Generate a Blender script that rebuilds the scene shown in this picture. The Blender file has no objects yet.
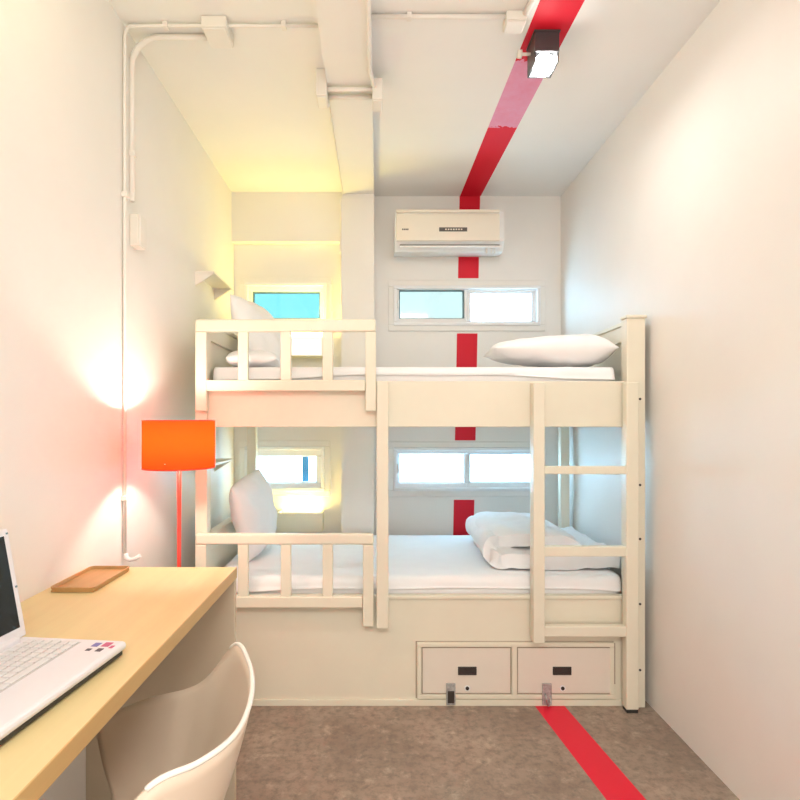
import bpy, bmesh, math, random
from mathutils import Vector, Matrix, noise
random.seed(4)
SC = bpy.context.scene
COL = SC.collection

# ------------------------------------------------------------------ camera, world, lights, exposure
F, CX, CY, H = 544.0, 378.0, 420.0, 1.27
cam = bpy.data.cameras.new('camera'); cam.sensor_width = 36.0; cam.lens = 36.0 * F / 800.0
cam.shift_x = (400 - CX) / 800.0; cam.shift_y = (CY - 400) / 800.0
cam.clip_start = 0.05
co = bpy.data.objects.new('camera', cam); COL.objects.link(co)
co.location = (0, 0, H); co.rotation_euler = (math.pi / 2, 0, 0)
SC.camera = co

w = bpy.data.worlds.new('daylight'); SC.world = w; w.use_nodes = True
bg = w.node_tree.nodes['Background']
bg.inputs[0].default_value = (0.40, 0.72, 1.0, 1); bg.inputs[1].default_value = 19.5

SC.view_settings.view_transform = 'Standard'
SC.view_settings.look = 'None'
SC.view_settings.gamma = 1.0
SC.view_settings.use_curve_mapping = False
SC.view_settings.exposure = 0.0

def area(name, loc, target, sx, sy, power, color):
    l = bpy.data.lights.new(name, 'AREA'); l.shape = 'RECTANGLE'; l.size = sx; l.size_y = sy
    l.energy = power; l.color = color
    o = bpy.data.objects.new(name, l); COL.objects.link(o); o.location = loc
    o.rotation_euler = (Vector(target) - Vector(loc)).to_track_quat('-Z', 'Y').to_euler()
    return o
def point(name, loc, power, color, r=0.03):
    l = bpy.data.lights.new(name, 'POINT'); l.energy = power; l.color = color; l.shadow_soft_size = r
    o = bpy.data.objects.new(name, l); COL.objects.link(o); o.location = loc
    return o
# two added fill lights behind the camera, and the unseen near spotlight
area('overhead_fill', (0.1, -0.5, 2.68), (0.1, 0.6, 0.6), 1.2, 0.9, 56, (1.0, 0.965, 0.92))  # added overhead fill, no fixture stands for it
point('near_spotlight', (-0.60, 1.25, 2.45), 2.2, (1.0, 0.86, 0.45), 0.05)
area('low_fill', (0.3, -1.1, 0.7), (0.2, 3.0, 0.7), 1.6, 1.2, 14, (1.0, 0.95, 0.88))  # added low fill; the wall behind has no doorway
SPOT_W, LAMP_L, BOXLAMP_W = 4.2, 420, 5.6

# ------------------------------------------------------------------ node helpers
class NT:
    def __init__(s, name, rough=0.6, spec=0.3):
        s.m = bpy.data.materials.new(name); s.m.use_nodes = True
        s.t = s.m.node_tree; s.b = s.t.nodes['Principled BSDF']; s.out = s.t.nodes['Material Output']
        s.b.inputs['Roughness'].default_value = rough
        s.b.inputs['Specular IOR Level'].default_value = spec
    def n(s, typ, **kw):
        nd = s.t.nodes.new(typ)
        for k, v in kw.items(): setattr(nd, k, v)
        return nd
    def l(s, a, b): s.t.links.new(a, b)
    def val(s, x): return x
    def math(s, op, a, b=None):
        nd = s.n('ShaderNodeMath', operation=op)
        for i, v in enumerate((a, b)):
            if v is None: continue
            if isinstance(v, (int, float)): nd.inputs[i].default_value = v
            else: s.l(v, nd.inputs[i])
        return nd.outputs[0]
    def noise(s, scale, detail=3, rough=0.55, vec=None):
        nd = s.n('ShaderNodeTexNoise'); nd.inputs['Scale'].default_value = scale
        nd.inputs['Detail'].default_value = detail; nd.inputs['Roughness'].default_value = rough
        if vec is None:
            vec = s.n('ShaderNodeNewGeometry').outputs['Position']
        s.l(vec, nd.inputs['Vector'])
        return nd.outputs['Fac']
    def ramp(s, fac, stops):
        nd = s.n('ShaderNodeValToRGB'); cr = nd.color_ramp
        while len(cr.elements) < len(stops): cr.elements.new(0.5)
        for e, (p, c) in zip(cr.elements, stops):
            e.position = p; e.color = (*c, 1)
        s.l(fac, nd.inputs[0]); return nd.outputs[0]
    def mix(s, fac, a, b):
        nd = s.n('ShaderNodeMix', data_type='RGBA')
        for sock, v in ((nd.inputs[0], fac), (nd.inputs[6], a), (nd.inputs[7], b)):
            if isinstance(v, (int, float)): sock.default_value = v
            elif isinstance(v, tuple): sock.default_value = (*v, 1)
            else: s.l(v, sock)
        return nd.outputs[2]
    def bump(s, h, strength=0.1, dist=0.01):
        nd = s.n('ShaderNodeBump'); nd.inputs['Strength'].default_value = strength
        nd.inputs['Distance'].default_value = dist
        s.l(h, nd.inputs['Height']); s.l(nd.outputs[0], s.b.inputs['Normal'])
    def color(s, c):
        if isinstance(c, tuple): s.b.inputs['Base Color'].default_value = (*c, 1)
        else: s.l(c, s.b.inputs['Base Color'])
    def pos(s):
        g = s.n('ShaderNodeNewGeometry'); x = s.n('ShaderNodeSeparateXYZ'); s.l(g.outputs['Position'], x.inputs[0])
        return x.outputs
    def between(s, v, a, b):
        return s.math('MULTIPLY', s.math('GREATER_THAN', v, a), s.math('LESS_THAN', v, b))

def speckle(name, c, var=0.04, scale=6.0, rough=0.55, spec=0.3, bump=0.0, bscale=60, metal=0.0):
    t = NT(name, rough, spec)
    d = tuple(max(0, x * (1 - var)) for x in c); u = tuple(min(1, x * (1 + var)) for x in c)
    t.color(t.ramp(t.noise(scale), [(0.3, d), (0.7, u)]))
    t.b.inputs['Metallic'].default_value = metal
    if bump: t.bump(t.noise(bscale, 2), bump, 0.004)
    return t.m

RED = (0.70, 0.012, 0.032)
WALLC = (0.86, 0.83, 0.785)
def wall_mat(name, c=WALLC, spec=0.25, rough=0.5):
    return speckle(name, c, 0.015, 3.0, rough, spec, 0.05, 90)
M = {}
M['wall'] = wall_mat('painted_wall')
# far wall with its red painted stripe
t = NT('painted_wall_stripe', 0.5, 0.25)
p = t.pos()
sx_ = t.math('SUBTRACT', p[0], t.math('MULTIPLY', t.math('SUBTRACT', p[2], 1.0), 0.019))
mask = t.between(sx_, 0.5065, 0.6425)
seg = t.math('MAXIMUM', t.between(p[2], 2.208, 2.80), t.math('MAXIMUM', t.between(p[2], 1.135, 1.843), t.between(p[2], 0.0, 0.742)))
mask = t.math('MULTIPLY', mask, seg)
base = t.ramp(t.noise(3.0), [(0.3, tuple(x * .985 for x in WALLC)), (0.7, tuple(min(1, x * 1.015) for x in WALLC))])
t.color(t.mix(mask, base, RED)); t.bump(t.noise(90, 2), 0.05, 0.004); M['wall_stripe'] = t.m
# ceiling with the stripe and its faded lilac patch
t = NT('painted_ceiling_stripe', 0.55, 0.2)
p = t.pos()
# left edge 0.543 (Y=3.6) -> 0.572 (Y=1.92); right edge 0.68 -> 0.730
le = t.math('SUBTRACT', p[0], t.math('ADD', t.math('MULTIPLY', p[1], -0.01726), 0.6051))
re_ = t.math('SUBTRACT', p[0], t.math('ADD', t.math('MULTIPLY', p[1], -0.02976), 0.7871))
mask = t.math('MULTIPLY', t.math('GREATER_THAN', le, 0.0), t.math('LESS_THAN', re_, 0.0))
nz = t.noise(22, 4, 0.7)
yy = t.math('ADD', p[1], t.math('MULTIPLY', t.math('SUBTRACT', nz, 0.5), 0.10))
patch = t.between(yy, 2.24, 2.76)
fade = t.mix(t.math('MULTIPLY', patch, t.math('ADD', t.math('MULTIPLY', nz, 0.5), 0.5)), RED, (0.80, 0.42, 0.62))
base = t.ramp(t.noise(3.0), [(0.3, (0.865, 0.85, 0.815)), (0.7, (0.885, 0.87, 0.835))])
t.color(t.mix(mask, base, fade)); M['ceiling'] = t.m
# dark polished concrete floor with red tape stripe
t = NT('polished_concrete', 0.42, 0.35)
p = t.pos()
n1 = t.noise(2.6, 6, 0.62); n2 = t.noise(11, 6, 0.7)
c1 = t.ramp(n1, [(0.32, (0.24, 0.18, 0.14)), (0.55, (0.36, 0.275, 0.215)), (0.75, (0.47, 0.37, 0.29))])
c2 = t.mix(t.ramp(n2, [(0.55, (0, 0, 0)), (0.66, (0.5, 0.5, 0.5))]), c1, (0.58, 0.46, 0.35))
c3 = t.mix(t.ramp(t.noise(30, 5, 0.7), [(0.44, (0, 0, 0)), (0.66, (0.75, 0.75, 0.75))]), c2, (0.17, 0.14, 0.12))
w3 = t.n('ShaderNodeTexWave'); w3.inputs['Scale'].default_value = 0.55; w3.inputs['Distortion'].default_value = 9.0
w3.inputs['Detail'].default_value = 4
g = t.n('ShaderNodeNewGeometry'); t.l(g.outputs['Position'], w3.inputs['Vector'])
c3 = t.mix(t.ramp(w3.outputs['Fac'], [(0.985, (0, 0, 0)), (1.0, (0.14, 0.14, 0.14))]), c3, (0.42, 0.36, 0.29))
le = t.math('SUBTRACT', p[0], t.math('ADD', t.math('MULTIPLY', p[1], -0.1127), 0.9689))
re_ = t.math('SUBTRACT', p[0], t.math('ADD', t.math('MULTIPLY', p[1], -0.1155), 1.1076))
mask = t.math('MULTIPLY', t.math('GREATER_THAN', le, 0.0), t.math('LESS_THAN', re_, 0.0))
t.color(t.mix(mask, c3, (0.78, 0.015, 0.045))); t.bump(t.noise(40, 4), 0.08, 0.004); M['floor'] = t.m

M['bedpaint'] = speckle('cream_gloss_paint', (0.81, 0.76, 0.62), 0.02, 5, 0.38, 0.4, 0.03, 60)
M['drawerpaint'] = speckle('drawer_paint', (0.80, 0.725, 0.63), 0.02, 5, 0.42, 0.35)
M['gap'] = speckle('dark_gap', (0.45, 0.36, 0.27), 0.05)
M['linen'] = speckle('white_linen', (0.90, 0.885, 0.88), 0.012, 12, 0.9, 0.1, 0.12, 260)
M['linen2'] = speckle('white_cotton', (0.89, 0.88, 0.885), 0.012, 12, 0.9, 0.1, 0.12, 240)
M['pvc'] = speckle('white_window_frame', (0.84, 0.84, 0.84), 0.015, 8, 0.35, 0.4)
M['gasket'] = speckle('grey_gasket', (0.16, 0.24, 0.27), 0.05)
M['blue'] = speckle('blue_bar', (0.05, 0.36, 0.62), 0.1)
M['conduit'] = speckle('conduit_paint', (0.84, 0.80, 0.74), 0.02, 10, 0.4, 0.35)
M['box'] = speckle('box_paint', (0.82, 0.775, 0.70), 0.02, 10, 0.45, 0.3)
M['acbody'] = speckle('ac_plastic', (0.85, 0.79, 0.67), 0.015, 8, 0.35, 0.4)
M['acwhite'] = speckle('ac_white', (0.86, 0.86, 0.84), 0.015, 8, 0.35, 0.4)
M['dark'] = speckle('dark_plastic', (0.035, 0.033, 0.032), 0.1, 10, 0.35, 0.4)
M['display'] = speckle('grey_display', (0.12, 0.11, 0.10), 0.1, 10, 0.25, 0.5)
M['spot'] = speckle('charcoal_metal', (0.06, 0.062, 0.064), 0.1, 10, 0.35, 0.5)
M['steel'] = speckle('galvanised_steel', (0.46, 0.46, 0.46), 0.25, 90, 0.5, 0.5, metal=0.45)
M['black'] = speckle('black_metal', (0.05, 0.04, 0.036), 0.2, 30, 0.4, 0.4)
M['chair'] = speckle('cream_plastic', (0.76, 0.63, 0.50), 0.01, 5, 0.32, 0.45)
M['rim'] = speckle('rim_highlight', (0.88, 0.84, 0.77), 0.01, 5, 0.35, 0.4)  # highlight on the chair back's edge, painted as a paler tone
M['chrome'] = speckle('chrome_leg', (0.6, 0.6, 0.6), 0.05, 5, 0.2, 0.5, metal=1.0)
M['laptop'] = speckle('laptop_white', (0.77, 0.74, 0.76), 0.01, 8, 0.35, 0.4)
M['key'] = speckle('key_white', (0.74, 0.71, 0.70), 0.02, 20, 0.5, 0.3)
M['keybed'] = speckle('keyboard_well', (0.60, 0.56, 0.55), 0.03, 20, 0.6, 0.2)
M['screen'] = speckle('screen_glass', (0.012, 0.013, 0.014), 0.1, 5, 0.12, 0.5)
M['stblue'] = speckle('sticker_blue', (0.20, 0.18, 0.42), 0.1)
M['stred'] = speckle('sticker_red', (0.55, 0.12, 0.22), 0.1)
M['stdark'] = speckle('sticker_dark', (0.10, 0.09, 0.11), 0.1)
M['panelgrey'] = speckle('desk_panel_laminate', (0.66, 0.55, 0.41), 0.02, 6, 0.5, 0.3)
M['poleRed'] = speckle('red_enamel', (0.72, 0.05, 0.03), 0.05, 8, 0.35, 0.4)
# wood laminate desk
def wood(name, a, b, sc=(1.5, 26, 26), rough=0.4):
    t = NT(name, rough, 0.35)
    g = t.n('ShaderNodeNewGeometry'); mp = t.n('ShaderNodeMapping'); mp.inputs['Scale'].default_value = sc
    t.l(g.outputs['Position'], mp.inputs['Vector'])
    t.color(t.ramp(t.noise(1.0, 5, 0.6, mp.outputs[0]), [(0.3, a), (0.7, b)]))
    return t.m
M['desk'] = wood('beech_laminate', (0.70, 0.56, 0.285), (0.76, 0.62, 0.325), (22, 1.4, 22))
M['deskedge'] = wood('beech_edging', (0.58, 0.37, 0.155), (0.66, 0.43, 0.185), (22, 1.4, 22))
M['tray'] = wood('brown_tray_wood', (0.42, 0.235, 0.085), (0.52, 0.30, 0.12), (30, 2, 30))
# lamp shade
t = NT('orange_red_shade', 0.8, 0.1)
tr = t.n('ShaderNodeBsdfTranslucent'); tr.inputs[0].default_value = (1.0, 0.052, 0.002, 1)
df = t.n('ShaderNodeBsdfDiffuse'); df.inputs[0].default_value = (0.80, 0.045, 0.018, 1)
mx = t.n('ShaderNodeMixShader'); mx.inputs[0].default_value = 0.24
t.l(df.outputs[0], mx.inputs[1]); t.l(tr.outputs[0], mx.inputs[2]); t.l(mx.outputs[0], t.out.inputs[0]); M['shade'] = t.m
def emit(name, c, s):
    t = NT(name); e = t.n('ShaderNodeEmission'); e.inputs[0].default_value = (*c, 1); e.inputs[1].default_value = s
    t.l(e.outputs[0], t.out.inputs[0]); return t.m
M['bulb'] = emit('lit_bulb', (1.0, .93, .80), LAMP_L)
M['spotbulb'] = emit('lit_spot_bulb', (1, 0.98, 0.95), 50)
M['tube'] = emit('lit_tube', (1, 0.85, 0.45), 8)
M['diffuser'] = emit('lit_diffuser', (1, 0.96, 0.80), 1.25)
def glass(name, tint):
    t = NT(name)
    a = t.n('ShaderNodeBsdfTransparent'); a.inputs[0].default_value = (*tint, 1)
    b = t.n('ShaderNodeBsdfGlossy'); b.inputs[1].default_value = 0.05; b.inputs[0].default_value = (1, 1, 1, 1)
    x = t.n('ShaderNodeMixShader'); x.inputs[0].default_value = 0.05
    t.l(a.outputs[0], x.inputs[1]); t.l(b.outputs[0], x.inputs[2]); t.l(x.outputs[0], t.out.inputs[0]); return t.m
M['glass_cyan'] = glass('tinted_cyan_glass', (0.19, 0.27, 0.24))
M['glass_pale'] = glass('pale_tinted_glass', (0.31, 0.279, 0.237))
M['glass_clear'] = glass('clear_glass', (0.95, 0.97, 0.97))

# ------------------------------------------------------------------ object helpers
def thing(name, label, cat, loc, group=None):
    o = bpy.data.objects.new(name, None); o.empty_display_size = 0.05; COL.objects.link(o); o.location = loc
    o['label'] = label; o['category'] = cat
    if group: o['group'] = group
    return o
def wloc(o):
    v = Vector((0, 0, 0))
    while o is not None: v += o.location; o = o.parent
    return v
def obj(name, bm, m, parent=None, smooth=False, at=None, label=None):
    """bm is in world coordinates; the object's origin is its parent's, or AT / its own base when top-level"""
    me = bpy.data.meshes.new(name)
    if parent is not None: base = wloc(parent)
    else:
        if at is None:
            xs = [v.co for v in bm.verts]
            at = Vector(((min(v.x for v in xs) + max(v.x for v in xs)) / 2, (min(v.y for v in xs) + max(v.y for v in xs)) / 2, min(v.z for v in xs)))
        base = Vector(at)
    bmesh.ops.translate(bm, verts=bm.verts, vec=-base)
    bm.normal_update()
    bm.to_mesh(me); bm.free()
    for mm in (m if isinstance(m, (list, tuple)) else [m]): me.materials.append(M[mm])
    if smooth:
        for p in me.polygons: p.use_smooth = True
    o = bpy.data.objects.new(name, me); COL.objects.link(o)
    if parent is not None: o.parent = parent
    else: o.location = base
    if label: o['label'] = label
    return o
def tag(o, label, cat, group=None):
    o['label'] = label; o['category'] = cat
    if group: o['group'] = group
    return o
def struct(o): o['kind'] = 'structure'; return o

def BM(): return bmesh.new()
def box(bm, x0, x1, y0, y1, z0, z1, bev=0.0, seg=2, mat=0, xf=None):
    vs = [bm.verts.new((x, y, z)) for x in (x0, x1) for y in (y0, y1) for z in (z0, z1)]
    q = [(0, 1, 3, 2), (4, 6, 7, 5), (0, 4, 5, 1), (2, 3, 7, 6), (0, 2, 6, 4), (1, 5, 7, 3)]
    fs = [bm.faces.new([vs[i] for i in f]) for f in q]
    for f in fs: f.material_index = mat
    geo = vs
    if bev:
        es = list({e for f in fs for e in f.edges})
        r = bmesh.ops.bevel(bm, geom=es, offset=bev, segments=seg, affect='EDGES', profile=0.5)
        geo = list({v for f in r['faces'] for v in f.verts} | {v for v in vs if v.is_valid})
        for f in r['faces']: f.material_index = mat
    if xf is not None: bmesh.ops.transform(bm, matrix=xf, verts=geo)
    return geo
def bx(*a, **k):
    bm = BM(); box(bm, *a, **k); return bm
def cyl(bm, p0, p1, r0, r1=None, n=20, mat=0, cap=True):
    p0 = Vector(p0); p1 = Vector(p1); r1 = r0 if r1 is None else r1
    d = (p1 - p0).normalized(); a = d.orthogonal().normalized(); b = d.cross(a)
    rings = []
    for p, r in ((p0, r0), (p1, r1)):
        rings.append([bm.verts.new(p + a * (r * math.cos(2 * math.pi * i / n)) + b * (r * math.sin(2 * math.pi * i / n))) for i in range(n)])
    for i in range(n):
        f = bm.faces.new([rings[0][i], rings[0][(i + 1) % n], rings[1][(i + 1) % n], rings[1][i]]); f.smooth = True; f.material_index = mat
    if cap:
        bm.faces.new(list(reversed(rings[0]))).material_index = mat; bm.faces.new(rings[1]).material_index = mat
def tube(bm, pts, r, n=10):
    pts = [Vector(p) for p in pts]; rings = []; prev = None
    for i, p in enumerate(pts):
        d = (pts[min(i + 1, len(pts) - 1)] - pts[max(i - 1, 0)]).normalized()
        a = d.orthogonal().normalized() if prev is None else (prev - d * prev.dot(d)).normalized()
        prev = a; b = d.cross(a)
        rings.append([bm.verts.new(p + a * (r * math.cos(2 * math.pi * k / n)) + b * (r * math.sin(2 * math.pi * k / n))) for k in range(n)])
    for i in range(len(rings) - 1):
        for k in range(n):
            f = bm.faces.new([rings[i][k], rings[i][(k + 1) % n], rings[i + 1][(k + 1) % n], rings[i + 1][k]]); f.smooth = True
    bm.faces.new(list(reversed(rings[0]))); bm.faces.new(rings[-1])
def lathe(bm, prof, c, n=40, mat=0):
    rings = []
    for r, z in prof:
        rings.append([bm.verts.new((c[0] + r * math.cos(2 * math.pi * k / n), c[1] + r * math.sin(2 * math.pi * k / n), c[2] + z)) for k in range(n)])
    for i in range(len(rings) - 1):
        for k in range(n):
            f = bm.faces.new([rings[i][k], rings[i][(k + 1) % n], rings[i + 1][(k + 1) % n], rings[i + 1][k]]); f.smooth = True; f.material_index = mat
    return rings
def prism(bm, poly, axis, a, b, mat=0):
    """poly in the two other axes (in xyz order) extruded along AXIS from a to b"""
    def mk(u, v, t):
        return {0: (t, u, v), 1: (u, t, v), 2: (u, v, t)}[axis]
    A = [bm.verts.new(mk(u, v, a)) for u, v in poly]; B = [bm.verts.new(mk(u, v, b)) for u, v in poly]
    n = len(poly)
    bm.faces.new(A); bm.faces.new(list(reversed(B)))
    for i in range(n): bm.faces.new([A[i], B[i], B[(i + 1) % n], A[(i + 1) % n]])
    bmesh.ops.recalc_face_normals(bm, faces=bm.faces)
def copy_tree(o, shift, parent=None):
    c = o.copy(); COL.objects.link(c)
    if parent is None: c.location = o.location + Vector(shift)
    else: c.parent = parent
    for ch in [x for x in SC.objects if x.parent == o]: copy_tree(ch, shift, c)
    return c

def PX(px, Y): return (px - CX) / F * Y
def PZ(py, Y): return H - (py - CY) / F * Y

# ------------------------------------------------------------------ room shell
XL, XR, YW, ZC, YF = -0.953, 1.21, 3.60, 2.752, -1.3
struct(obj('floor', bx(XL - .15, XR + .15, YF - .15, YW + .15, -0.12, 0.0), 'floor'))
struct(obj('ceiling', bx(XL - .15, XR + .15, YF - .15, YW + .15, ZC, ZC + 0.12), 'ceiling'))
struct(obj('wall_left', bx(XL - .15, XL, YF - .15, YW + .15, 0, ZC), 'wall'))
struct(obj('wall_right', bx(XR, XR + .15, YF - .15, YW + .15, 0, ZC), 'wall'))
struct(obj('wall_front', bx(XL, XR, YF - .15, YF, 0, ZC), 'wall'))

def wrect(px0, py0, px1, py1): return (PX(px0, YW), PX(px1, YW), PZ(py1, YW), PZ(py0, YW))
WIN = [wrect(245, 283, 327, 330), wrect(245, 446, 325, 491), wrect(393.5, 286, 540, 326), wrect(393.5, 447, 540, 491)]
def wall_with_holes(x0, x1, z0, z1, ya, yb, holes):
    bm = BM()
    xs = sorted({x0, x1, *[v for h in holes for v in h[:2]]}); zs = sorted({z0, z1, *[v for h in holes for v in h[2:]]})
    hole = lambda x, z: any(h[0] < x < h[1] and h[2] < z < h[3] for h in holes)
    cache = {}
    def V(*c):
        k = tuple(round(v, 5) for v in c)
        if k not in cache: cache[k] = bm.verts.new(c)
        return cache[k]
    for i in range(len(xs) - 1):
        for j in range(len(zs) - 1):
            a, b, c, d = xs[i], xs[i + 1], zs[j], zs[j + 1]
            if hole((a + b) / 2, (c + d) / 2): continue
            bm.faces.new([V(a, ya, c), V(b, ya, c), V(b, ya, d), V(a, ya, d)])
            bm.faces.new([V(a, yb, c), V(a, yb, d), V(b, yb, d), V(b, yb, c)])
    for a, b, c, d in holes + [(x0, x1, z0, z1)]:
        for p, q in (((a, c), (b, c)), ((b, c), (b, d)), ((b, d), (a, d)), ((a, d), (a, c))):
            bs = [V(p[0], ya, p[1]), V(q[0], ya, q[1]), V(q[0], yb, q[1]), V(p[0], yb, p[1])]
            # subdivide along grid so that edges match
            bm.faces.new(bs)
    bmesh.ops.recalc_face_normals(bm, faces=bm.faces)
    return bm
struct(obj('wall_back', wall_with_holes(XL, XR, 0, ZC, YW, YW + .15, WIN), 'wall_stripe'))
# column, ceiling beam and lintel
struct(obj('trim_1', bx(-.23, -.025, 3.42, YW, 0, ZC - .06), 'wall'))
struct(obj('trim_2', bx(-.215, -.025, YF, YW, ZC - .062, ZC), 'wall'))
struct(obj('trim_3', bx(XL, -.23, YW - .06, YW, PZ(242, 3.55), ZC), 'wall'))

# ------------------------------------------------------------------ windows
def frame(bm, x0, x1, z0, z1, ya, yb, w, bev=0.004):
    wl, wr, wb, wt = w if isinstance(w, tuple) else (w,) * 4
    box(bm, x0, x1, ya, yb, z1 - wt, z1, bev); box(bm, x0, x1, ya, yb, z0, z0 + wb, bev)
    box(bm, x0, x0 + wl, ya, yb, z0 + wb, z1 - wt, bev); box(bm, x1 - wr, x1, ya, yb, z0 + wb, z1 - wt, bev)
def window(n, rect, panes):
    x0, x1, z0, z1 = rect
    bm = BM(); frame(bm, x0 - .035, x1 + .035, z0 - .035, z1 + .035, YW - .012, YW + .012, .04)
    root = obj('window_%d' % n, bm, 'wall', None); struct(root)      # raised plaster surround
    bm = BM(); frame(bm, x0 + .001, x1 - .001, z0 + .001, z1 - .001, YW - .022, YW + .05, .022)
    obj('window_frame', bm, 'pvc', root)
    for (a, b, c, d), g, y in panes:
        sf = BM()
        frame(sf, a, b, c, d, y, y + .03, .007, .002)
        fo = obj('gasket', sf, 'gasket' if g != 'glass_clear' else 'pvc', root)
        obj('pane', bx(a + .004, b - .004, y + .012, y + .017, c + .004, d - .004), g, root)
    return root
def sash(root, outer, inner, y0, y1):
    bm = BM()
    a, b, c, d = outer; e, f, g, h = inner
    frame(bm, a, b, c, d, y0, y1, (e - a, b - f, g - c, d - h)); obj('sash', bm, 'pvc', root)
r0 = wrect(252, 291, 320, 318.5); r1 = wrect(256, 456, 316.5, 483)
r2a = wrect(399, 289, 464.5, 318.5); r2b = wrect(470, 292, 533, 321.5)
r3a = wrect(399, 453.5, 464, 483); r3b = wrect(469.5, 453.5, 533, 483)
YS = YW + .012
def shr(r, d): return (r[0] + d, r[1] - d, r[2] + d, r[3] - d)
wa = window(1, WIN[0], [(r0, 'glass_cyan', YS + .01)]); sash(wa, shr(WIN[0], .02), r0, YS - .012, YS + .03)
wb = window(2, WIN[1], [(r1, 'glass_clear', YS + .01)]); sash(wb, shr(WIN[1], .02), r1, YS - .012, YS + .03)
bl = wrect(301, 456, 307.5, 483)
obj('sliding_bar', bx(bl[0], bl[1], YS + .035, YS + .06, bl[2], bl[3], .002), 'blue', wb)
wc = window(3, WIN[2], [(r2a, 'glass_pale', YS + .01), (r2b, 'glass_clear', YS - .004)])
wd = window(4, WIN[3], [(r3a, 'glass_clear', YS + .01), (r3b, 'glass_clear', YS - .004)])
for root, W, a, b in ((wc, WIN[2], r2a, r2b), (wd, WIN[3], r3a, r3b)):
    W = shr(W, .021); mid = (a[1] + b[0]) / 2
    sash(root, (W[0], mid, W[2], W[3]), a, YS - .012, YS + .02)
    sash(root, (mid, W[1], W[2], W[3]), b, YS - .008, YS + .018)
    for dx in (0.012,):
        obj('latch', bx(W[0] + .004, W[0] + .016, YS - .03, YS - .012, (a[2] + a[3]) / 2 - .03, (a[2] + a[3]) / 2 + .03, .003), 'pvc', root)

# ------------------------------------------------------------------ bunk bed
bed = thing('bunk_bed', 'cream painted wooden bunk bed with guard rails, ladder and locked drawers underneath', 'bunk bed', (0.19, 2.9, 0))
YB = 2.40
BP = 'bedpaint'
def X(px): return PX(px, YB)
def Z(py): return PZ(py, YB)
xl0, xl1 = X(195), X(207); xr0, xr1 = X(627), X(645.5)
ztop = Z(318)
obj('post', bx(xl0, xl1, YB, YB + .06, 0, Z(321), .004), BP, bed)
obj('post', bx(xr0, xr1, YB, YB + .06, 0, ztop, .004), BP, bed)
obj('post', bx(xl0, xl0 + .055, 3.35, 3.40, 0, ztop, .004), BP, bed)
obj('post', bx(xr1 - .055, xr1, 3.35, 3.40, 0, ztop, .004), BP, bed)
# screw holes of the end post
for py in (399, 485, 539, 604, 670):
    bm = BM(); cyl(bm, (X(640), YB - .0015, Z(py)), (X(640), YB + .004, Z(py)), .0055, n=12); obj('screw_hole', bm, 'black', bed)
# upper deck
zu0, zu1 = Z(427), Z(381)
obj('side_board', bx(xl1, xr0, YB + .012, YB + .04, zu0, zu1, .003), BP, bed)
obj('side_board', bx(xl0 + .055, xr1 - .055, 3.365, 3.39, zu0, zu1, .003), BP, bed)
obj('bed_deck', bx(xl1 + .001, xr0 - .001, YB + .041, 3.364, zu0 + .06, zu0 + .085), BP, bed)
# headboards (end panels) of the upper bunk and of the lower one
def end_panel(xa, xb, z0, z1, cap=True):
    ya, yb = YB + .06, 3.35
    bm = BM()
    box(bm, xa + .012, xb - .012, ya, yb, z0, z1 - .01)
    obj('end_panel', bm, BP, bed)
    obj('end_rail', bx(xa, xb, ya, yb, z1 - .085, z1 - .012, .003), BP, bed)
    if cap: obj('end_cap', bx(xa - .006, xb + .006, ya - .0, yb, z1 - .012, z1 + .006, .003), BP, bed)
end_panel(xr1 - .052, xr1 - .004, zu0, ztop - .006)
end_panel(xl0 + .004, xl0 + .05, zu0, ztop - .006)
end_panel(xl0 + .004, xl0 + .05, 0.05, PZ(533, 2.46), False)
obj('post_cap', bx(xr0 - .005, xr1 + .005, YB - .006, YB + .06, ztop, ztop + .014, .004), BP, bed)
# lower deck: base box, side board, drawers
zl1 = Z(597)
obj('base_panel', bx(xl1, xr0, YB + .022, YB + .04, 0.0, zl1, .002), BP, bed)
obj('base_edge', bx(xl1, xr0, YB + .012, YB + .045, zl1 - .014, zl1 + .002, .003), BP, bed)
obj('bed_deck', bx(xl1 + .001, xr0 - .001, YB + .045, 3.364, zl1 - .08, zl1 - .05), BP, bed)
obj('end_panel', bx(xr1 - .04, xr1 - .02, YB + .06, 3.35, 0.02, zl1), BP, bed)
YP = YB + .022
def PXp(px): return PX(px, YP)
def PZp(py): return PZ(py, YP)
obj('plinth', bx(xl1, xr0, YP - .008, YP, 0.0, PZp(699), .002), BP, bed)
bm = BM()
frame(bm, PXp(417), PXp(613.5), PZp(698), PZp(642), YP - .010, YP - .0005, .019, .003)
box(bm, PXp(511.5), PXp(516.5), YP - .010, YP - .0005, PZp(695), PZp(645), .002)
obj('drawer_frame', bm, BP, bed)
obj('frame_shadow_gap', bx(PXp(415.6), PXp(416.8), YP - .001, YP + .001, PZp(698), PZp(641)), 'gap', bed)
obj('frame_shadow_gap', bx(PXp(415.6), PXp(613.5), YP - .001, YP + .001, PZp(641.7), PZp(640.9)), 'gap', bed)
obj('frame_shadow_gap', bx(PXp(614), PXp(615.2), YP - .001, YP + .001, PZp(684), PZp(643)), 'gap', bed)
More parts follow.
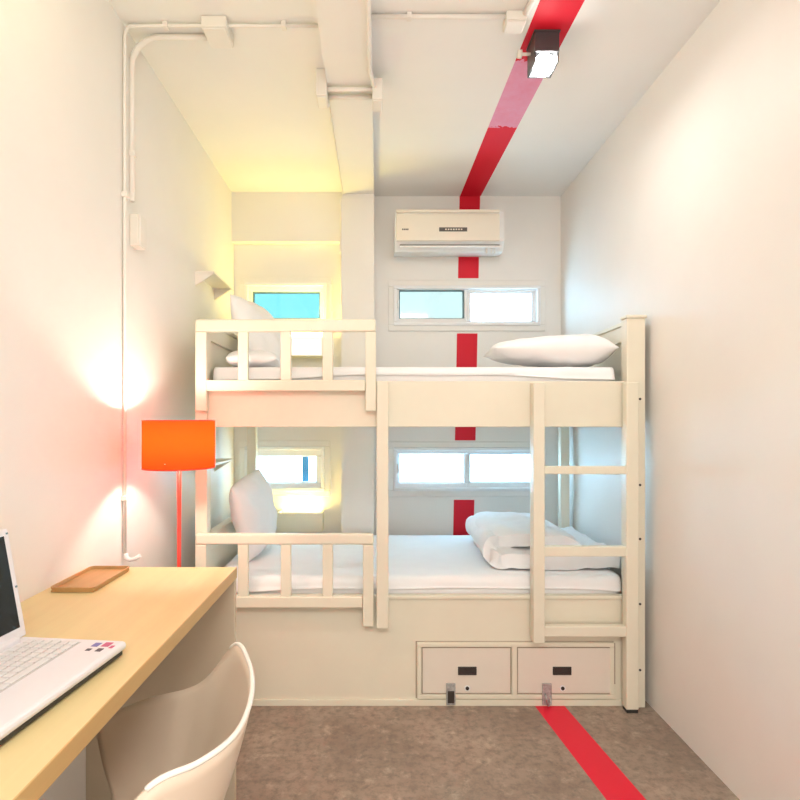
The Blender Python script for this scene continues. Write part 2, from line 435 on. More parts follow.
def drawer(x0, x1, hx, lx, hasp_x, open_hasp):
    d = obj('drawer', bx(PXp(x0), PXp(x1), YP - .0065, YP - .0005, PZp(692.5), PZp(647.5), .002), 'drawerpaint', bed)
    bm = BM(); frame(bm, PXp(x0 - .7), PXp(x1 + .7), PZp(693.2), PZp(646.8), YP - .0068, YP - .0004, .003, 0); obj('drawer_gap', bm, 'gap', d)
    hx0, hx1, hz0, hz1 = PXp(hx - 9.3), PXp(hx + 9.3), PZp(674.2), PZp(666)
    bm = BM(); frame(bm, hx0, hx1, hz0, hz1, YP - .011, YP - .004, .007, .002)
    box(bm, hx0 + .005, hx1 - .005, YP - .0072, YP - .004, hz0 + .005, hz1 - .005)
    obj('handle', bm, 'black', d, label='dark recessed pull handle')
    bm = BM(); cyl(bm, (PXp(lx), YP - .009, PZp(687.3)), (PXp(lx), YP - .004, PZp(687.3)), .013, n=20)
    lk = obj('lock_rose', bm, 'pvc', d)
    bm = BM(); cyl(bm, (PXp(lx), YP - .012, PZp(687.3)), (PXp(lx), YP - .008, PZp(687.3)), .008, n=16)
    obj('lock', bm, 'black', d)
    a, b = PXp(hasp_x - 4.6), PXp(hasp_x + 4.6)
    bm = BM(); box(bm, a, b, YP - .017, YP - .009, PZp(703.2), PZp(682), .002)
    h = obj('hasp', bm, 'steel', d, label='grey metal hasp over the drawer edge')
    bm = BM()
    if open_hasp:
        tube(bm, [(a + .012, YP - .018, PZp(692)), (a + .012, YP - .027, PZp(694)), (a + .024, YP - .027, PZp(703)), (a + .034, YP - .027, PZp(700)), (a + .034, YP - .018, PZp(694))], .004)
    else:
        box(bm, a + .006, b - .006, YP - .022, YP - .017, PZp(701), PZp(689), .002)
    obj('staple', bm, 'steel' if open_hasp else 'black', d)
drawer(422.5, 510, 467, 467, 450.5, False)
drawer(517.5, 610, 561.5, 562, 546, True)
# guard rails
def guard(z_top, z_rail, zb0, zb1, zfoot):
    ya, yb = YB - .034, YB - .001
    X = lambda px: PX(px, ya)
    xa, xb = X(195), X(376 if z_top > 1.5 else 373.5)
    st = .048
    bm = BM(); box(bm, xa, xb, ya, yb, z_rail, z_top, .008, 3)
    g = obj('guard_rail', bm, BP, bed)
    obj('bottom_rail', bx(xa + st, xb - st, ya, yb, zb0, zb1, .004), BP, g)
    obj('stile', bx(xa, xa + st, ya + .001, yb, zfoot, z_rail - .0005, .004), BP, g)
    obj('stile', bx(xb - st + .002, xb, ya + .001, yb, zfoot, z_rail - .0005, .004), BP, g)
    for c in (242.5, 285.5, 327.5):
        obj('baluster', bx(X(c) - .022, X(c) + .022, ya + .004, yb - .004, zb1 - .001, z_rail + .001, .003), BP, g)
Zg = lambda py: PZ(py, YB - .034)
guard(Zg(319), Zg(331.5), Zg(391), Zg(380), Zg(411))
guard(Zg(534), Zg(545), Zg(608), Zg(597), Zg(627))
# middle support post
obj('support_post', bx(PX(376.5, YB - .03), PX(388.5, YB - .03), YB - .03, YB + .011, PZ(629, YB - .03), Z(381.5), .004), BP, bed)
# ladder
YLa, YLb = YB - .045, YB - .002
lad = bpy.data.objects.new('ladder', None); COL.objects.link(lad); lad.parent = bed
lad.location = Vector((0.75, YLa, 0)) - bed.location
def lx(px): return PX(px, YLa)
def lz(py): return PZ(py, YLa)
obj('stile', bx(lx(533.5), lx(545), YLa, YB + .011, lz(643.5), lz(382), .004), BP, lad)
obj('stile', bx(lx(626.5), lx(639), YLa, YLb, 0.014, lz(382), .004), BP, lad)
obj('rubber_foot', bx(lx(627), lx(638.5), YLa + .001, YLb, 0.0, 0.015, .002), 'dark', lad)
for a, b in ((466.5, 474.5), (547, 557), (627, 637.5)):
    obj('rung', bx(lx(544.5), lx(627), YLa + .004, YLb - .004, lz(b), lz(a), .004), BP, lad)

# ------------------------------------------------------------------ bedding
def soft_grid(nx, ny, fn):
    bm = BM(); g = [[bm.verts.new(fn(i / nx, j / ny)) for j in range(ny + 1)] for i in range(nx + 1)]
    for i in range(nx):
        for j in range(ny):
            f = bm.faces.new([g[i][j], g[i + 1][j], g[i + 1][j + 1], g[i][j + 1]]); f.smooth = True
    return bm, g
def mattress(z0, z1, x1px, label):
    xa, xb = xl1 + .012, PX(x1px, 2.47)
    bm = BM(); box(bm, xa, xb, YB + .05, 3.33, z0, z1, .035, 4)
    o = obj('mattress', bm, 'linen', smooth=True)
    tag(o, label, 'mattress'); return xa, xb
def sheet(xa, xb, zt, drop, seed, label):
    ya, yb = YB + .050, 3.325; off = .006
    path = []      # (y, z) from front hem, over the edge and to the back
    R = .03
    for k in range(7): path.append((ya - off, zt - drop + (drop - R) * k / 6, 1 - k / 6))
    for k in range(1, 7):
        a = math.pi / 2 * k / 6
        path.append((ya - off + R * (1 - math.cos(a)), zt - R + (R + off) * math.sin(a), 0))
    for k in range(1, 40): path.append((ya + R + (yb - ya - R) * k / 39, zt + off, 0))
    nx = 90
    def fn(u, v):
        y, z, hem = path[min(len(path) - 1, int(round(v * (len(path) - 1))))]
        x = xa + .004 + (xb - xa - .012) * u
        n = noise.noise(Vector((x * 4 + seed, y * 5, seed)))
        n2 = noise.noise(Vector((x * 11, y * 9 + seed, 3.1)))
        if hem > 0:
            y -= hem * (.004 + .006 * abs(noise.noise(Vector((x * 7, seed, 0)))))
            z += hem * (.022 * noise.noise(Vector((x * 2.2 + seed, 1.7, 0))) + .02 * math.sin(u * 3.1))
        else:
            z += .004 * max(0, n) + .002 * max(0, n2) + .001
        return (x, y, z)
    bm, g = soft_grid(nx, len(path) - 1, fn)
    o = obj('bed_sheet', bm, 'linen2', smooth=True)
    s = o.modifiers.new('thickness', 'SOLIDIFY'); s.thickness = .003; s.offset = 1
    tag(o, label, 'sheet'); return o
a, b = mattress(zl1 - .0495, 0.555, 620, 'thin white mattress on the lower bunk above the drawers')
sheet(a, b, 0.555, .055, 2.3, 'white sheet spread over the lower bunk mattress under the folded duvet')
a, b = mattress(zu0 + .0855, 1.500, 613.5, 'white mattress of the upper bunk showing above its side board')
sheet(a, b, 1.500, .050, 7.9, 'white sheet with a rucked hem on the upper bunk')

def pillow(name, L, W, T, mtx, label, seed, mat='linen', sag=0.0, group=None, rest=None, rnd=0.0, wedge=0.0):
    n = 44; bm = BM()
    def surf(u, v, s):
        a, b = 2 * u - 1, 2 * v - 1
        h = max(0, (1 - abs(a) ** 3.2)) ** .62 * max(0, (1 - abs(b) ** 3.0)) ** .62
        pin = 1 - .055 * (1 - abs(a) ** 2) * abs(b) ** 6
        pin2 = 1 - .055 * (1 - abs(b) ** 2) * abs(a) ** 6
        x = a * L / 2 * pin2; y = b * W / 2 * pin
        x *= math.sqrt(1 - rnd * b * b * .5); y *= math.sqrt(1 - rnd * a * a * .5)
        z = s * h * T / 2 * (1 + wedge * a)
        wr = noise.noise(Vector((x * 7 + seed, y * 9, s))) * .011 + noise.noise(Vector((x * 16 + seed, y * 14 + 4, s))) * .005
        rad = noise.noise(Vector((math.atan2(b, a) * 2.2 + seed, 2.0, s))) * .014 * (max(abs(a), abs(b)) ** 2)
        z += (wr + rad) * min(1, h * 1.6)
        z -= sag * (a * a) * .5
        return (x, y, z)
    G = {}
    for s in (1, -1):
        G[s] = [[bm.verts.new(surf(i / n, j / n, s)) for j in range(n + 1)] for i in range(n + 1)]
        for i in range(n):
            for j in range(n):
                q = [G[s][i][j], G[s][i + 1][j], G[s][i + 1][j + 1], G[s][i][j + 1]]
                bm.faces.new(q if s == 1 else list(reversed(q)))
    bmesh.ops.remove_doubles(bm, verts=bm.verts, dist=.0004)
    for f in bm.faces: f.smooth = True
    bmesh.ops.transform(bm, matrix=mtx, verts=bm.verts)
    if rest is not None:
        lo = min(v.co.z for v in bm.verts); bmesh.ops.translate(bm, verts=bm.verts, vec=(0, 0, rest - lo))
    o = obj(name, bm, mat, smooth=True); return tag(o, label, 'pillow', group)
T, R = Matrix.Translation, Matrix.Rotation
# flat pillow on the upper bunk
pillow('pillow', .60, .36, .145, T((.82, 2.64, 1.592)) @ R(math.radians(-2), 4, 'Z'), 'plump white pillow lying flat on the upper bunk beside the headboard near the plain wall', 1.0, rest=1.5145, rnd=.25, wedge=.35)
# pillows leaning on the other end
pillow('pillow', .44, .50, .15, T((-.630, 2.97, 1.7)) @ R(math.radians(-13), 4, 'Z') @ R(math.radians(67), 4, 'Y') @ R(math.radians(-5), 4, 'Z'), 'big white pillow leaning on the upper bunk headboard under the little wall shelf', 5.0, rest=1.5145, rnd=.35)
pillow('pillow', .26, .20, .08, T((-.590, 2.575, 1.57)) @ R(math.radians(6), 4, 'Z'), 'small white pillow lying in front of the big leaning pillow on the upper bunk', 8.0, rest=1.511, rnd=.5)
pillow('pillow', .42, .44, .15, T((-.650, 2.86, .78)) @ R(math.radians(-9), 4, 'Z') @ R(math.radians(80), 4, 'Y') @ R(math.radians(9), 4, 'Z'), 'white pillow propped upright at the desk end of the lower bunk', 11.0, 'linen2', rest=.567, rnd=.35)

# folded duvet on the lower bunk: one quilt folded back on itself
def duvet():
    pts = []           # (x, z, layer) along the fold
    xa, xb = .585, 1.13
    for k in range(14): pts.append((xb + (xa - xb) * k / 13, 0, 0))
    for k in range(1, 10):
        a = math.pi * k / 10
        pts.append((xa - .05 * math.sin(a), .035 - .035 * math.cos(a), k / 10))
    for k in range(12): pts.append((xa + (1.0 - xa) * k / 11, .070, 1))
    N = len(pts) - 1; ny = 34
    def fn(u, v):
        i = u * N; i0 = min(N - 1, int(i)); f = i - i0
        x = pts[i0][0] * (1 - f) + pts[i0 + 1][0] * f; z = pts[i0][1] * (1 - f) + pts[i0 + 1][1] * f
        L = pts[i0][2] * (1 - f) + pts[i0 + 1][2] * f
        y0 = 2.54 + .11 * L; y1 = 3.20
        # the fold leans: far end lies further along
        y = y0 + (y1 - y0) * v
        x += .012 * v
        base = .606
        zz = base + z * (1 + .25 * v)
        zz += .02 * L * math.sin(math.pi * min(1, v * 1.1)) + .020 * noise.noise(Vector((x * 6, y * 5, L * 3))) + .011 * noise.noise(Vector((x * 15, y * 13, L * 5)))
        if L == 1: zz -= .05 * max(0, (x - .86) / .12) ** 2
        return (x, y, max(zz, base - .004 + L * .01))
    bm, g = soft_grid(N * 2, ny, fn)
    o = obj('folded_duvet', bm, 'linen2', smooth=True)
    s = o.modifiers.new('thickness', 'SOLIDIFY'); s.thickness = .066; s.offset = 0; s.use_rim = True
    b_ = o.modifiers.new('soft', 'BEVEL'); b_.width = .024; b_.segments = 4; b_.limit_method = 'ANGLE'; b_.angle_limit = math.radians(60)
    tag(o, 'puffy white duvet folded over itself on the lower bunk behind the ladder', 'duvet')
duvet()

# ------------------------------------------------------------------ wall box lamps behind the bed (far bay)
def box_lamp(zb, zt, label, power, lit=False):
    xa, xb, ya = PX(277, 3.485), PX(322.5, 3.485), 3.485
    l = thing('box_wall_lamp', label, 'wall lamp', ((xa + xb) / 2, YW, zb), 'box lamps on the far wall')
    bm = BM()
    box(bm, xa, xb, ya, ya + .012, zb, zt, .002); box(bm, xa, xb, ya + .012, YW - .001, zb, zb + .012)
    box(bm, xa, xa + .012, ya + .012, YW - .001, zb + .012, zt); box(bm, xb - .012, xb, ya + .012, YW - .001, zb + .012, zt)
    obj('housing', bm, 'bedpaint', l)
    if lit: obj('diffuser', bx(xa + .004, xb - .004, ya - .006, ya - .0005, zb + .004, zt - .002, .001), 'diffuser', l)
    bm = BM(); cyl(bm, (xa + .03, 3.55, zt - .03), (xb - .03, 3.55, zt - .03), .012, n=14); obj('light_tube', bm, 'tube', l)
    a = bpy.data.lights.new('box_lamp_light', 'AREA'); a.shape = 'RECTANGLE'; a.size = xb - xa - .06; a.size_y = .05; a.energy = power; a.color = (1.0, .80, .20)
    o = bpy.data.objects.new('box_lamp_light', a); COL.objects.link(o); o.location = ((xa + xb) / 2, 3.545, zt - .012); o.rotation_euler = (math.pi, 0, 0)
box_lamp(PZ(356, 3.485), PZ(337, 3.485), 'white box wall lamp behind the upper bunk guard rail', BOXLAMP_W, True)
box_lamp(.55, PZ(513, 3.485), 'white box wall lamp glowing just above the lower bunk mattress', 2.2)

# ------------------------------------------------------------------ bracket shelves on the side wall
def wall_shelf(z, label):
    s = thing('wall_shelf', label, 'shelf', (XL, 3.0, z), 'bracket shelves above the bunk pillows')
    obj('shelf_board', bx(XL, -.852, 2.83, 3.20, z - .012, z, .002), 'box', s)
    for y in (2.832, 3.165):
        bm = BM(); prism(bm, [(XL, z - .0125), (-.856, z - .0125), (XL, z - .075)], 1, y, y + .02); obj('bracket', bm, 'box', s)
wall_shelf(PZ(271, 2.83), 'small cream bracket shelf on the side wall above the upper bunk pillow')
wall_shelf(PZ(463.5, 2.83), 'small cream bracket shelf on the side wall above the lower bunk pillow')

# ------------------------------------------------------------------ air conditioner
YA = 3.38
ac = thing('air_conditioner', 'cream split air conditioner on the far wall over the red stripe', 'air conditioner', (.447, YW, PZ(249, YA)))
ax0, ax1 = PX(395, YA), PX(504.5, YA)
bm = BM()
z0, z1 = PZ(249.5, YA), PZ(209, YA)
prism(bm, [(YW - .001, z0 + .02), (YW - .001, z1), (YA + .05, z1), (YA + .012, z1 - .012), (YA + .005, z0 + .055), (YA + .05, z0 + .002), (YA + .1, z0)], 0, ax0, ax1)
obj('body', bm, 'acwhite', ac)
obj('front_panel', bx(ax0 + .008, ax1 - .03, YA - .006, YA + .02, PZ(241, YA), PZ(214, YA), .005), 'acbody', ac)
obj('top_panel', bx(ax0 + .008, ax1 - .03, YA - .004, YA + .02, PZ(212.6, YA), PZ(209.5, YA), .004), 'acbody', ac)
obj('air_slot', bx(ax0 + .03, ax1 - .035, YA - .003, YA + .02, PZ(214, YA), PZ(213, YA)), 'box', ac)
obj('louver', bx(ax0 + .03, ax1 - .02, YA - .004, YA + .012, PZ(247.5, YA), PZ(245.6, YA), .002), 'acwhite', ac)
obj('air_outlet', bx(ax0 + .03, ax1 - .03, YA + .002, YA + .02, PZ(245.6, YA), PZ(244.4, YA)), 'display', ac)
d = obj('display', bx(PX(439, YA), PX(467, YA), YA - .009, YA - .005, PZ(231.8, YA), PZ(227.8, YA), .001), 'display', ac, label='dark display strip')
bm = BM()
for k in range(7): box(bm, PX(445 + k * 2.6, YA), PX(446.5 + k * 2.6, YA), YA - .0098, YA - .009, PZ(230.4, YA), PZ(229.2, YA))
obj('display_text', bm, 'acbody', d)
bm = BM()
for k in range(4): box(bm, PX(402 + k * 1.7, YA), PX(403.3 + k * 1.7, YA), YA - .0075, YA - .0055, PZ(230.4, YA), PZ(229, YA))
obj('badge', bm, 'display', ac)
for k in (486, 491, 494): obj('drain_clip', bx(PX(k, YA + .03), PX(k + 1.4, YA + .03), YA + .03, YA + .04, z0 - .012, z0 + .03), 'box', ac)

# ------------------------------------------------------------------ ceiling spotlight
sp = thing('ceiling_spotlight', 'black square ceiling spotlight glowing over the red ceiling stripe', 'spotlight', (.64, 2.12, ZC))
sx0, sx1, sy0, sy1, sz0 = .597, .689, 2.067, 2.175, ZC - .115
bm = BM()
box(bm, sx0, sx1, sy0, sy0 + .006, sz0 + .035, ZC - .004); box(bm, sx0, sx1, sy1 - .006, sy1, sz0, ZC - .004)
box(bm, sx0, sx0 + .006, sy0 + .006, sy1 - .006, sz0, ZC - .004); box(bm, sx1 - .006, sx1, sy0 + .006, sy1 - .006, sz0, ZC - .004)
box(bm, sx0 + .006, sx1 - .006, sy0 + .006, sy1 - .006, ZC - .02, ZC - .004)
obj('housing', bm, 'spot', sp)
obj('ceiling_plate', bx(sx0 - .004, sx1 + .004, sy0 - .004, sy1 + .004, ZC - .006, ZC - .0005), 'spot', sp)
bm = BM(); lathe(bm, [(.04 * math.sin(math.pi * k / 14) + .0001, -.04 * math.cos(math.pi * k / 14)) for k in range(15)], ((sx0 + sx1) / 2, (sy0 + sy1) / 2 - .006, sz0 + .012), 28)
obj('bulb', bm, 'spotbulb', sp, True)
bm = BM(); cyl(bm, (sx0, 2.13, ZC - .05), (sx0 - .035, 2.13, ZC - .05), .006); cyl(bm, (sx0 - .035, 2.13, ZC - .05), (sx0 - .05, 2.13, ZC - .05), .016, .014)
obj('tilt_knob', bm, 'box', sp)
s_ = bpy.data.lights.new('spot_beam', 'AREA'); s_.shape = 'DISK'; s_.size = .07; s_.energy = SPOT_W; s_.color = (1, 1, .97)
so = bpy.data.objects.new('spot_beam', s_); COL.objects.link(so); so.location = ((sx0 + sx1) / 2, (sy0 + sy1) / 2, sz0 - .034)

# ------------------------------------------------------------------ conduits and boxes
def arc(c, r, a0, a1, ex, ey, n=8):
    return [Vector(c) + Vector(ex) * r * math.cos(a0 + (a1 - a0) * k / n) + Vector(ey) * r * math.sin(a0 + (a1 - a0) * k / n) for k in range(n + 1)]
def conduit(pts, r, label, clips=(), cat='conduit', group='painted conduits'):
    t_ = thing('conduit', label, cat, pts[0], group)
    bm = BM(); tube(bm, pts, r); obj('pipe', bm, 'conduit', t_)
    for a, b in clips:
        bm = BM(); box(bm, a[0], b[0], a[1], b[1], a[2], b[2], .002); obj('clip', bm, 'conduit', t_)
    return t_
xw = XL + .008; Yv = 2.03; zt = ZC - .011
# tall pipe on the side wall, turning onto the ceiling and running to the beam
conduit([(xw, Yv, .772), (xw, Yv, 2.70), (xw + .006, Yv, 2.725), (xw + .02, Yv, zt), (-.66, Yv, zt), (-.2155, Yv, zt)], .0062,
        'thin cream conduit running up the side wall and across the ceiling to the beam',
        [((XL, Yv - .014, z), (XL + .022, Yv + .014, z + .018)) for z in (.97, 2.10)] + [((x, Yv - .014, ZC - .022), (x + .018, Yv + .014, ZC)) for x in (-.80, -.36)])
pts = [(-.63, 2.09, zt), (-.83, 2.09, zt)] + [tuple(p_) for p_ in arc((xw + .11, 2.09, zt - .11), .11, math.pi / 2, math.pi, (1, 0, 0), (0, 0, 1))][0:] + [(xw, 2.09, 2.11)]
conduit(pts, .011, 'cream conduit bending from the ceiling box down to the wall switch box', [((XL, 2.078, 2.28), (XL + .024, 2.102, 2.30))])
conduit([(-.0245, 1.985, zt), (.20, 1.985, zt), (.47, 1.985, zt)], .008, 'thin cream conduit crossing the ceiling from the beam to the box by the red stripe', [((.105, 1.972, ZC - .02), (.123, 1.998, ZC))])
conduit([(.53, 1.99, zt), (.545, 1.9, zt), (.50, 1.6, zt), (.49, .6, zt)], .012, 'cream conduit leaving the ceiling box along the red stripe')
zb = ZC - .062 - .011
conduit([(-.033, .4, zb), (-.033, 2.2, zb), (-.020, 2.27, zb - .004), (-.010, 2.32, zb - .004)], .009, 'cream conduit running along the edge of the ceiling beam')
def jbox(x0, x1, y0, y1, z0, z1, label, name='junction_box', cat='junction box', mat='box', lid='bottom'):
    j = thing(name, label, cat, ((x0 + x1) / 2, (y0 + y1) / 2, z0))
    obj('body', bx(x0, x1, y0, y1, z0, z1, .004), mat, j)
    if lid == 'bottom': obj('cover', bx(x0 + .004, x1 - .004, y0 + .004, y1 - .004, z0 - .006, z0 - .0005, .002), 'conduit', j)
    else: obj('cover', bx(x1 + .0005, x1 + .006, y0 + .004, y1 - .004, z0 + .004, z1 - .004, .002), 'conduit', j)
    return j
jbox(-.648, -.556, 1.99, 2.105, ZC - .042, ZC - .0005, 'cream junction box on the ceiling where the side wall conduits meet')
jbox(.465, .540, 1.965, 2.035, ZC - .034, ZC - .0005, 'cream junction box on the ceiling beside the red stripe and spotlight')
jbox(-.262, -.2155, 2.29, 2.385, ZC - .115, ZC - .0005, 'tall cream box on the lamp side of the ceiling beam')
jbox(-.0245, .020, 2.29, 2.385, ZC - .13, ZC - .06 + .02, 'cream box on the stripe side of the ceiling beam')
for y, lb in ((2.31, 'cream conduit linking the two beam boxes, the one nearer the doorway'), (2.365, 'cream conduit linking the two beam boxes, the one nearer the bed')):
    conduit([(-.2150, y, ZC - .078), (-.0255, y, ZC - .078)], .010, lb)
jbox(XL, XL + .035, 2.085, 2.15, 1.94, 2.062, 'cream switch box on the side wall at the end of the bent conduit', 'switch_box', 'switch box', 'box', 'side')
# wire from the beam box down to the column
wv = thing('wire', 'thin wire running from the tall beam box down the column edge', 'wire', (-.222, 2.39, ZC - .1))
bm = BM(); tube(bm, [(-.221, 2.386, ZC - .085), (-.219, 2.42, ZC - .07), (-.219, 3.0, ZC - .068), (-.2195, 3.38, ZC - .07), (-.235, 3.415, ZC - .10), (-.2335, 3.44, 2.43)], .0035, 8); obj('cable', bm, 'box', wv)
bm = BM(); tube(bm, [(-.2335, 3.44, 2.326), (-.2335, 3.44, 2.0)], .003, 8); obj('cable', bm, 'box', wv)
jbox(-.243, -.2305, 3.425, 3.47, 2.326, 2.43, 'tiny switch box on the column edge below the beam', 'column_switch', 'switch', 'box', 'none')
# elbow outlet at the foot of the tall conduit
e_ = thing('cable_elbow', 'small white cable elbow at the foot of the conduit behind the desk', 'cable elbow', (XL + .01, 2.03, .75))
bm = BM(); tube(bm, [(XL + .012, 2.03, .772), (XL + .014, 2.03, .757), (XL + .028, 2.03, .748), (XL + .048, 2.03, .752), (XL + .066, 2.03, .764)], .008); obj('elbow', bm, 'pvc', e_)

# ------------------------------------------------------------------ floor lamp
LX, LY = -.742, 2.03
lp = thing('floor_lamp', 'slim floor lamp with glowing orange red drum shade behind the desk', 'floor lamp', (LX, LY, 0))
bm = BM(); lathe(bm, [(0.0001, 0), (.12, 0), (.12, .012), (.11, .018), (.012, .024), (.0001, .024)], (LX, LY, 0)); obj('base', bm, 'poleRed', lp, True)
bm = BM(); cyl(bm, (LX, LY, .02), (LX, LY, 1.14), .0075); obj('pole', bm, 'poleRed', lp)
zs0, zs1, rs = PZ(467.5, LY), PZ(420.5, LY), .1285
bm = BM(); lathe(bm, [(rs, zs0), (rs, zs1)], (LX, LY, 0), 64); sh = obj('lamp_shade', bm, 'shade', lp, True)
for z in (zs0, zs1):
    bm = BM(); lathe(bm, [(rs + .001, z - .002), (rs + .001, z + .002), (rs - .002, z + .002), (rs - .002, z - .002), (rs + .001, z - .002)], (LX, LY, 0), 64)
    obj('shade_trim', bm, 'poleRed', lp)
bm = BM()
for k in range(3):
    a = k * 2 * math.pi / 3 + .5
    cyl(bm, (LX, LY, 1.115), (LX + rs * math.cos(a), LY + rs * math.sin(a), 1.115), .002, n=6)
obj('shade_spider', bm, 'steel', lp)
bm = BM(); cyl(bm, (LX, LY, 1.10), (LX, LY, 1.173), .011); obj('socket', bm, 'steel', lp)
bm = BM(); lathe(bm, [(.024 * math.sin(math.pi * k / 12) + .0001, .024 - .024 * math.cos(math.pi * k / 12)) for k in range(13)], (LX, LY, 1.172), 20); obj('bulb', bm, 'bulb', lp, True)

# ------------------------------------------------------------------ desk
ZD, YD1, XD = .785, 1.795, -.465
dk = thing('desk', 'beech topped desk with grey end panels against the side wall', 'desk', (-.7, 1.15, 0))
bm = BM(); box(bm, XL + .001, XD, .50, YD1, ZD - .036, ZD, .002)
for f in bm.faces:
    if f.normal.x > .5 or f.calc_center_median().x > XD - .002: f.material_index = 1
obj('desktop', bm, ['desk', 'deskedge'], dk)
obj('end_panel', bx(XL + .001, XD - .002, YD1 - .022, YD1 - .001, 0, ZD - .0365, .001), 'panelgrey', dk)
obj('end_panel', bx(XL + .001, XD - .004, .66, .70, 0, ZD - .0365, .001), 'panelgrey', dk)

# tray
tr_ = thing('tray', 'small brown wooden tray lying on the desk near the lamp', 'tray', (-.85, 1.64, ZD))
ta, tb, tc, td = -.925, -.795, 1.525, 1.755
obj('tray_base', bx(ta + .004, tb - .004, tc + .004, td - .004, ZD + .0005, ZD + .006, .002), 'tray', tr_)
bm = BM()
for rr, z0_, z1_ in ((.0, ZD + .004, ZD + .014),):
    frame(bm, ta, tb, tc, td, 0, 1, .008, 0)
# build the rim flat: swap axes of the frame
bm.free(); bm = BM()
def rim(bm, x0, x1, y0, y1, z0, z1, w, r=.016, n=6):
    def loop(x0, x1, y0, y1, r, z):
        o_ = []
        for cx, cy, a0 in ((x1 - r, y1 - r, 0), (x0 + r, y1 - r, 90), (x0 + r, y0 + r, 180), (x1 - r, y0 + r, 270)):
            for k in range(n + 1):
                a = math.radians(a0 + 90 * k / n); o_.append(bm.verts.new((cx + r * math.cos(a), cy + r * math.sin(a), z)))
        return o_
    A = loop(x0 + .003, x1 - .003, y0 + .003, y1 - .003, r, z0); B = loop(x0, x1, y0, y1, r, z1)
    C = loop(x0 + w, x1 - w, y0 + w, y1 - w, r * .7, z1); D = loop(x0 + w + .002, x1 - w - .002, y0 + w + .002, y1 - w - .002, r * .7, z0)
    for P, Q in ((A, B), (B, C), (C, D), (D, A)):
        for i in range(len(P)): bm.faces.new([P[i], P[(i + 1) % len(P)], Q[(i + 1) % len(P)], Q[i]])
rim(bm, ta, tb, tc, td, ZD + .001, ZD + .015, .005); bmesh.ops.recalc_face_normals(bm, faces=bm.faces); obj('tray_rim', bm, 'tray', tr_)

# ------------------------------------------------------------------ laptop
lt = thing('laptop', 'open white laptop with dark screen on the desk', 'laptop', (-.65, .98, ZD))
ang = math.radians(-6)
LM = T((-.518, 1.125, ZD)) @ R(ang, 4, 'Z')      # local: x to -depth (towards wall), y to -width
LW, LDp = .345, .235
def lbox(x0, x1, y0, y1, z0, z1, bev=0, seg=2): return bx(x0, x1, y0, y1, z0, z1, bev=bev, seg=seg, xf=LM)
obj('base', lbox(-LDp, 0, -LW, 0, .012, .030, .008, 3), 'laptop', lt)
obj('base_underside', lbox(-LDp + .006, -.006, -LW + .006, -.006, .002, .013, .003), 'dark', lt, label='black underside')
kb = obj('keyboard', lbox(-.205, -.088, -LW + .02, -.020, .0296, .0304), 'keybed', lt)
rows, cols = 6, 15
kw, kh = (LW - .044) / cols, .113 / rows
for r_ in range(rows):
    c_ = 0
    while c_ < cols:
        wd = 1
        if r_ == 0 and 4 <= c_ <= 8: wd = 5
        x1_ = -.203 + kh * (rows - r_) ; y1_ = -.022 - kw * c_
        # row 0 is next to the palm rest
        xa_ = -.090 - kh * (r_ + 1) + .0015; xb_ = -.090 - kh * r_ - .0015
        obj('key', lbox(xa_, xb_, y1_ - kw * wd + .0015, y1_ - .0015, .0304, .0335, .001, 1), 'key', kb)
        c_ += wd
for i, (x, y, mm, a, b) in enumerate(((-.020, -.016, 'stred', .016, .020), (-.042, -.020, 'stblue', .014, .018), (-.022, -.045, 'stdark', .012, .014), (-.045, -.048, 'stdark', .010, .010), (-.008, -.03, 'stred', .008, .012))):
    obj('sticker', lbox(x - a, x, y - b, y, .0299, .0305), mm, lt)
# screen, tilted back around the hinge
SM = LM @ T((-LDp + .012, 0, .028)) @ R(math.radians(-11), 4, 'Y')
def sbox(x0, x1, y0, y1, z0, z1, bev=0): return bx(x0, x1, y0, y1, z0, z1, bev=bev, xf=SM)
obj('hinge', lbox(-LDp + .004, -LDp + .022, -LW + .03, -.03, .026, .040, .004), 'laptop', lt)
lid = obj('lid', sbox(-.010, .0, -LW, 0, .004, .232, .004), 'laptop', lt)
obj('screen', sbox(-.001, .0012, -LW + .016, -.016, .026, .218), 'screen', lid, label='dark screen')
for z in (.11, .223): obj('bumper', sbox(-.001, .002, -.009, -.005, z - .003, z + .001), 'gasket', lid)

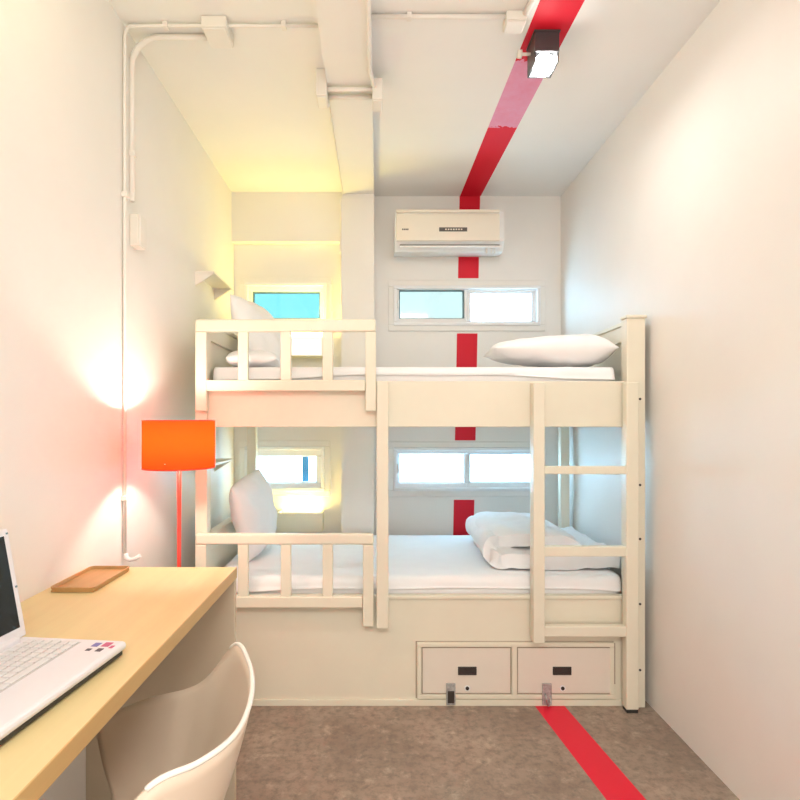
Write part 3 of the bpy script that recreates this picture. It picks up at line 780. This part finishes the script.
# ------------------------------------------------------------------ chair
ch = thing('shell_chair', 'cream plastic shell chair with curved back tucked at the desk', 'chair', (-.45, 1.03, 0))
rimp = [(-.66, 1.27, .57), (-.548, 1.285, .611), (-.449, 1.270, .642), (-.390, 1.252, .680), (-.318, 1.213, .770), (-.262, 1.105, .777), (-.230, .995, .778), (-.2205, .900, .777), (-.229, .838, .776), (-.260, .785, .775), (-.306, .748, .772), (-.36, .735, .725), (-.45, .730, .65), (-.55, .725, .61), (-.66, .74, .57)]
def cr(P, t):
    n = len(P) - 1; x = min(n - 1e-6, max(0, t * n)); i = int(x); f = x - i
    p = [Vector(P[max(0, min(n, k))]) for k in (i - 1, i, i + 1, i + 2)]
    return .5 * ((2 * p[1]) + (p[2] - p[0]) * f + (2 * p[0] - 5 * p[1] + 4 * p[2] - p[3]) * f * f + (3 * p[1] - p[0] - 3 * p[2] + p[3]) * f ** 3)
cen = Vector((-.50, 1.025, .445))
def shell(u, v):
    r_ = cr(rimp, u)
    s_ = cen + Vector(((r_.x - cen.x) * .50, (r_.y - cen.y) * .66, .01))
    if v < .6:
        k = v / .6
        m1 = r_ * .5 + s_ * .5 + Vector((r_.x - cen.x, r_.y - cen.y, 0)) * .08 + Vector((0, 0, -.05))
        return tuple((1 - k) ** 2 * r_ + 2 * k * (1 - k) * m1 + k * k * s_)
    k = (v - .6) / .4
    q = s_.lerp(cen, k); q.z = s_.z - .018 * math.sin(k * math.pi / 2)
    return tuple(q)
bm, g = soft_grid(72, 26, shell)
bmesh.ops.remove_doubles(bm, verts=bm.verts, dist=.0005)
bmesh.ops.recalc_face_normals(bm, faces=bm.faces)
so_ = obj('seat_shell', bm, 'chair', ch, True)
md = so_.modifiers.new('thickness', 'SOLIDIFY'); md.thickness = .007; md.offset = 0
bm = BM(); tube(bm, [cr(rimp, .27 + .46 * k / 60) for k in range(61)], .0046, 8); obj('shell_rim', bm, 'rim', ch, True)  # pale tube only along the stretch of edge that catches light
for sx, sy in ((-.66, .82), (-.66, 1.23), (-.34, .82), (-.34, 1.23)):
    bm = BM(); tube(bm, [(cen.x + (sx - cen.x) * .55, cen.y + (sy - cen.y) * .5, .425), (cen.x + (sx - cen.x) * .8, cen.y + (sy - cen.y) * .85, .40), (sx, sy, .008)], .010); obj('leg', bm, 'chrome', ch, True)
    bm = BM(); cyl(bm, (sx, sy, 0), (sx, sy, .015), .013); obj('leg_tip', bm, 'dark', ch)
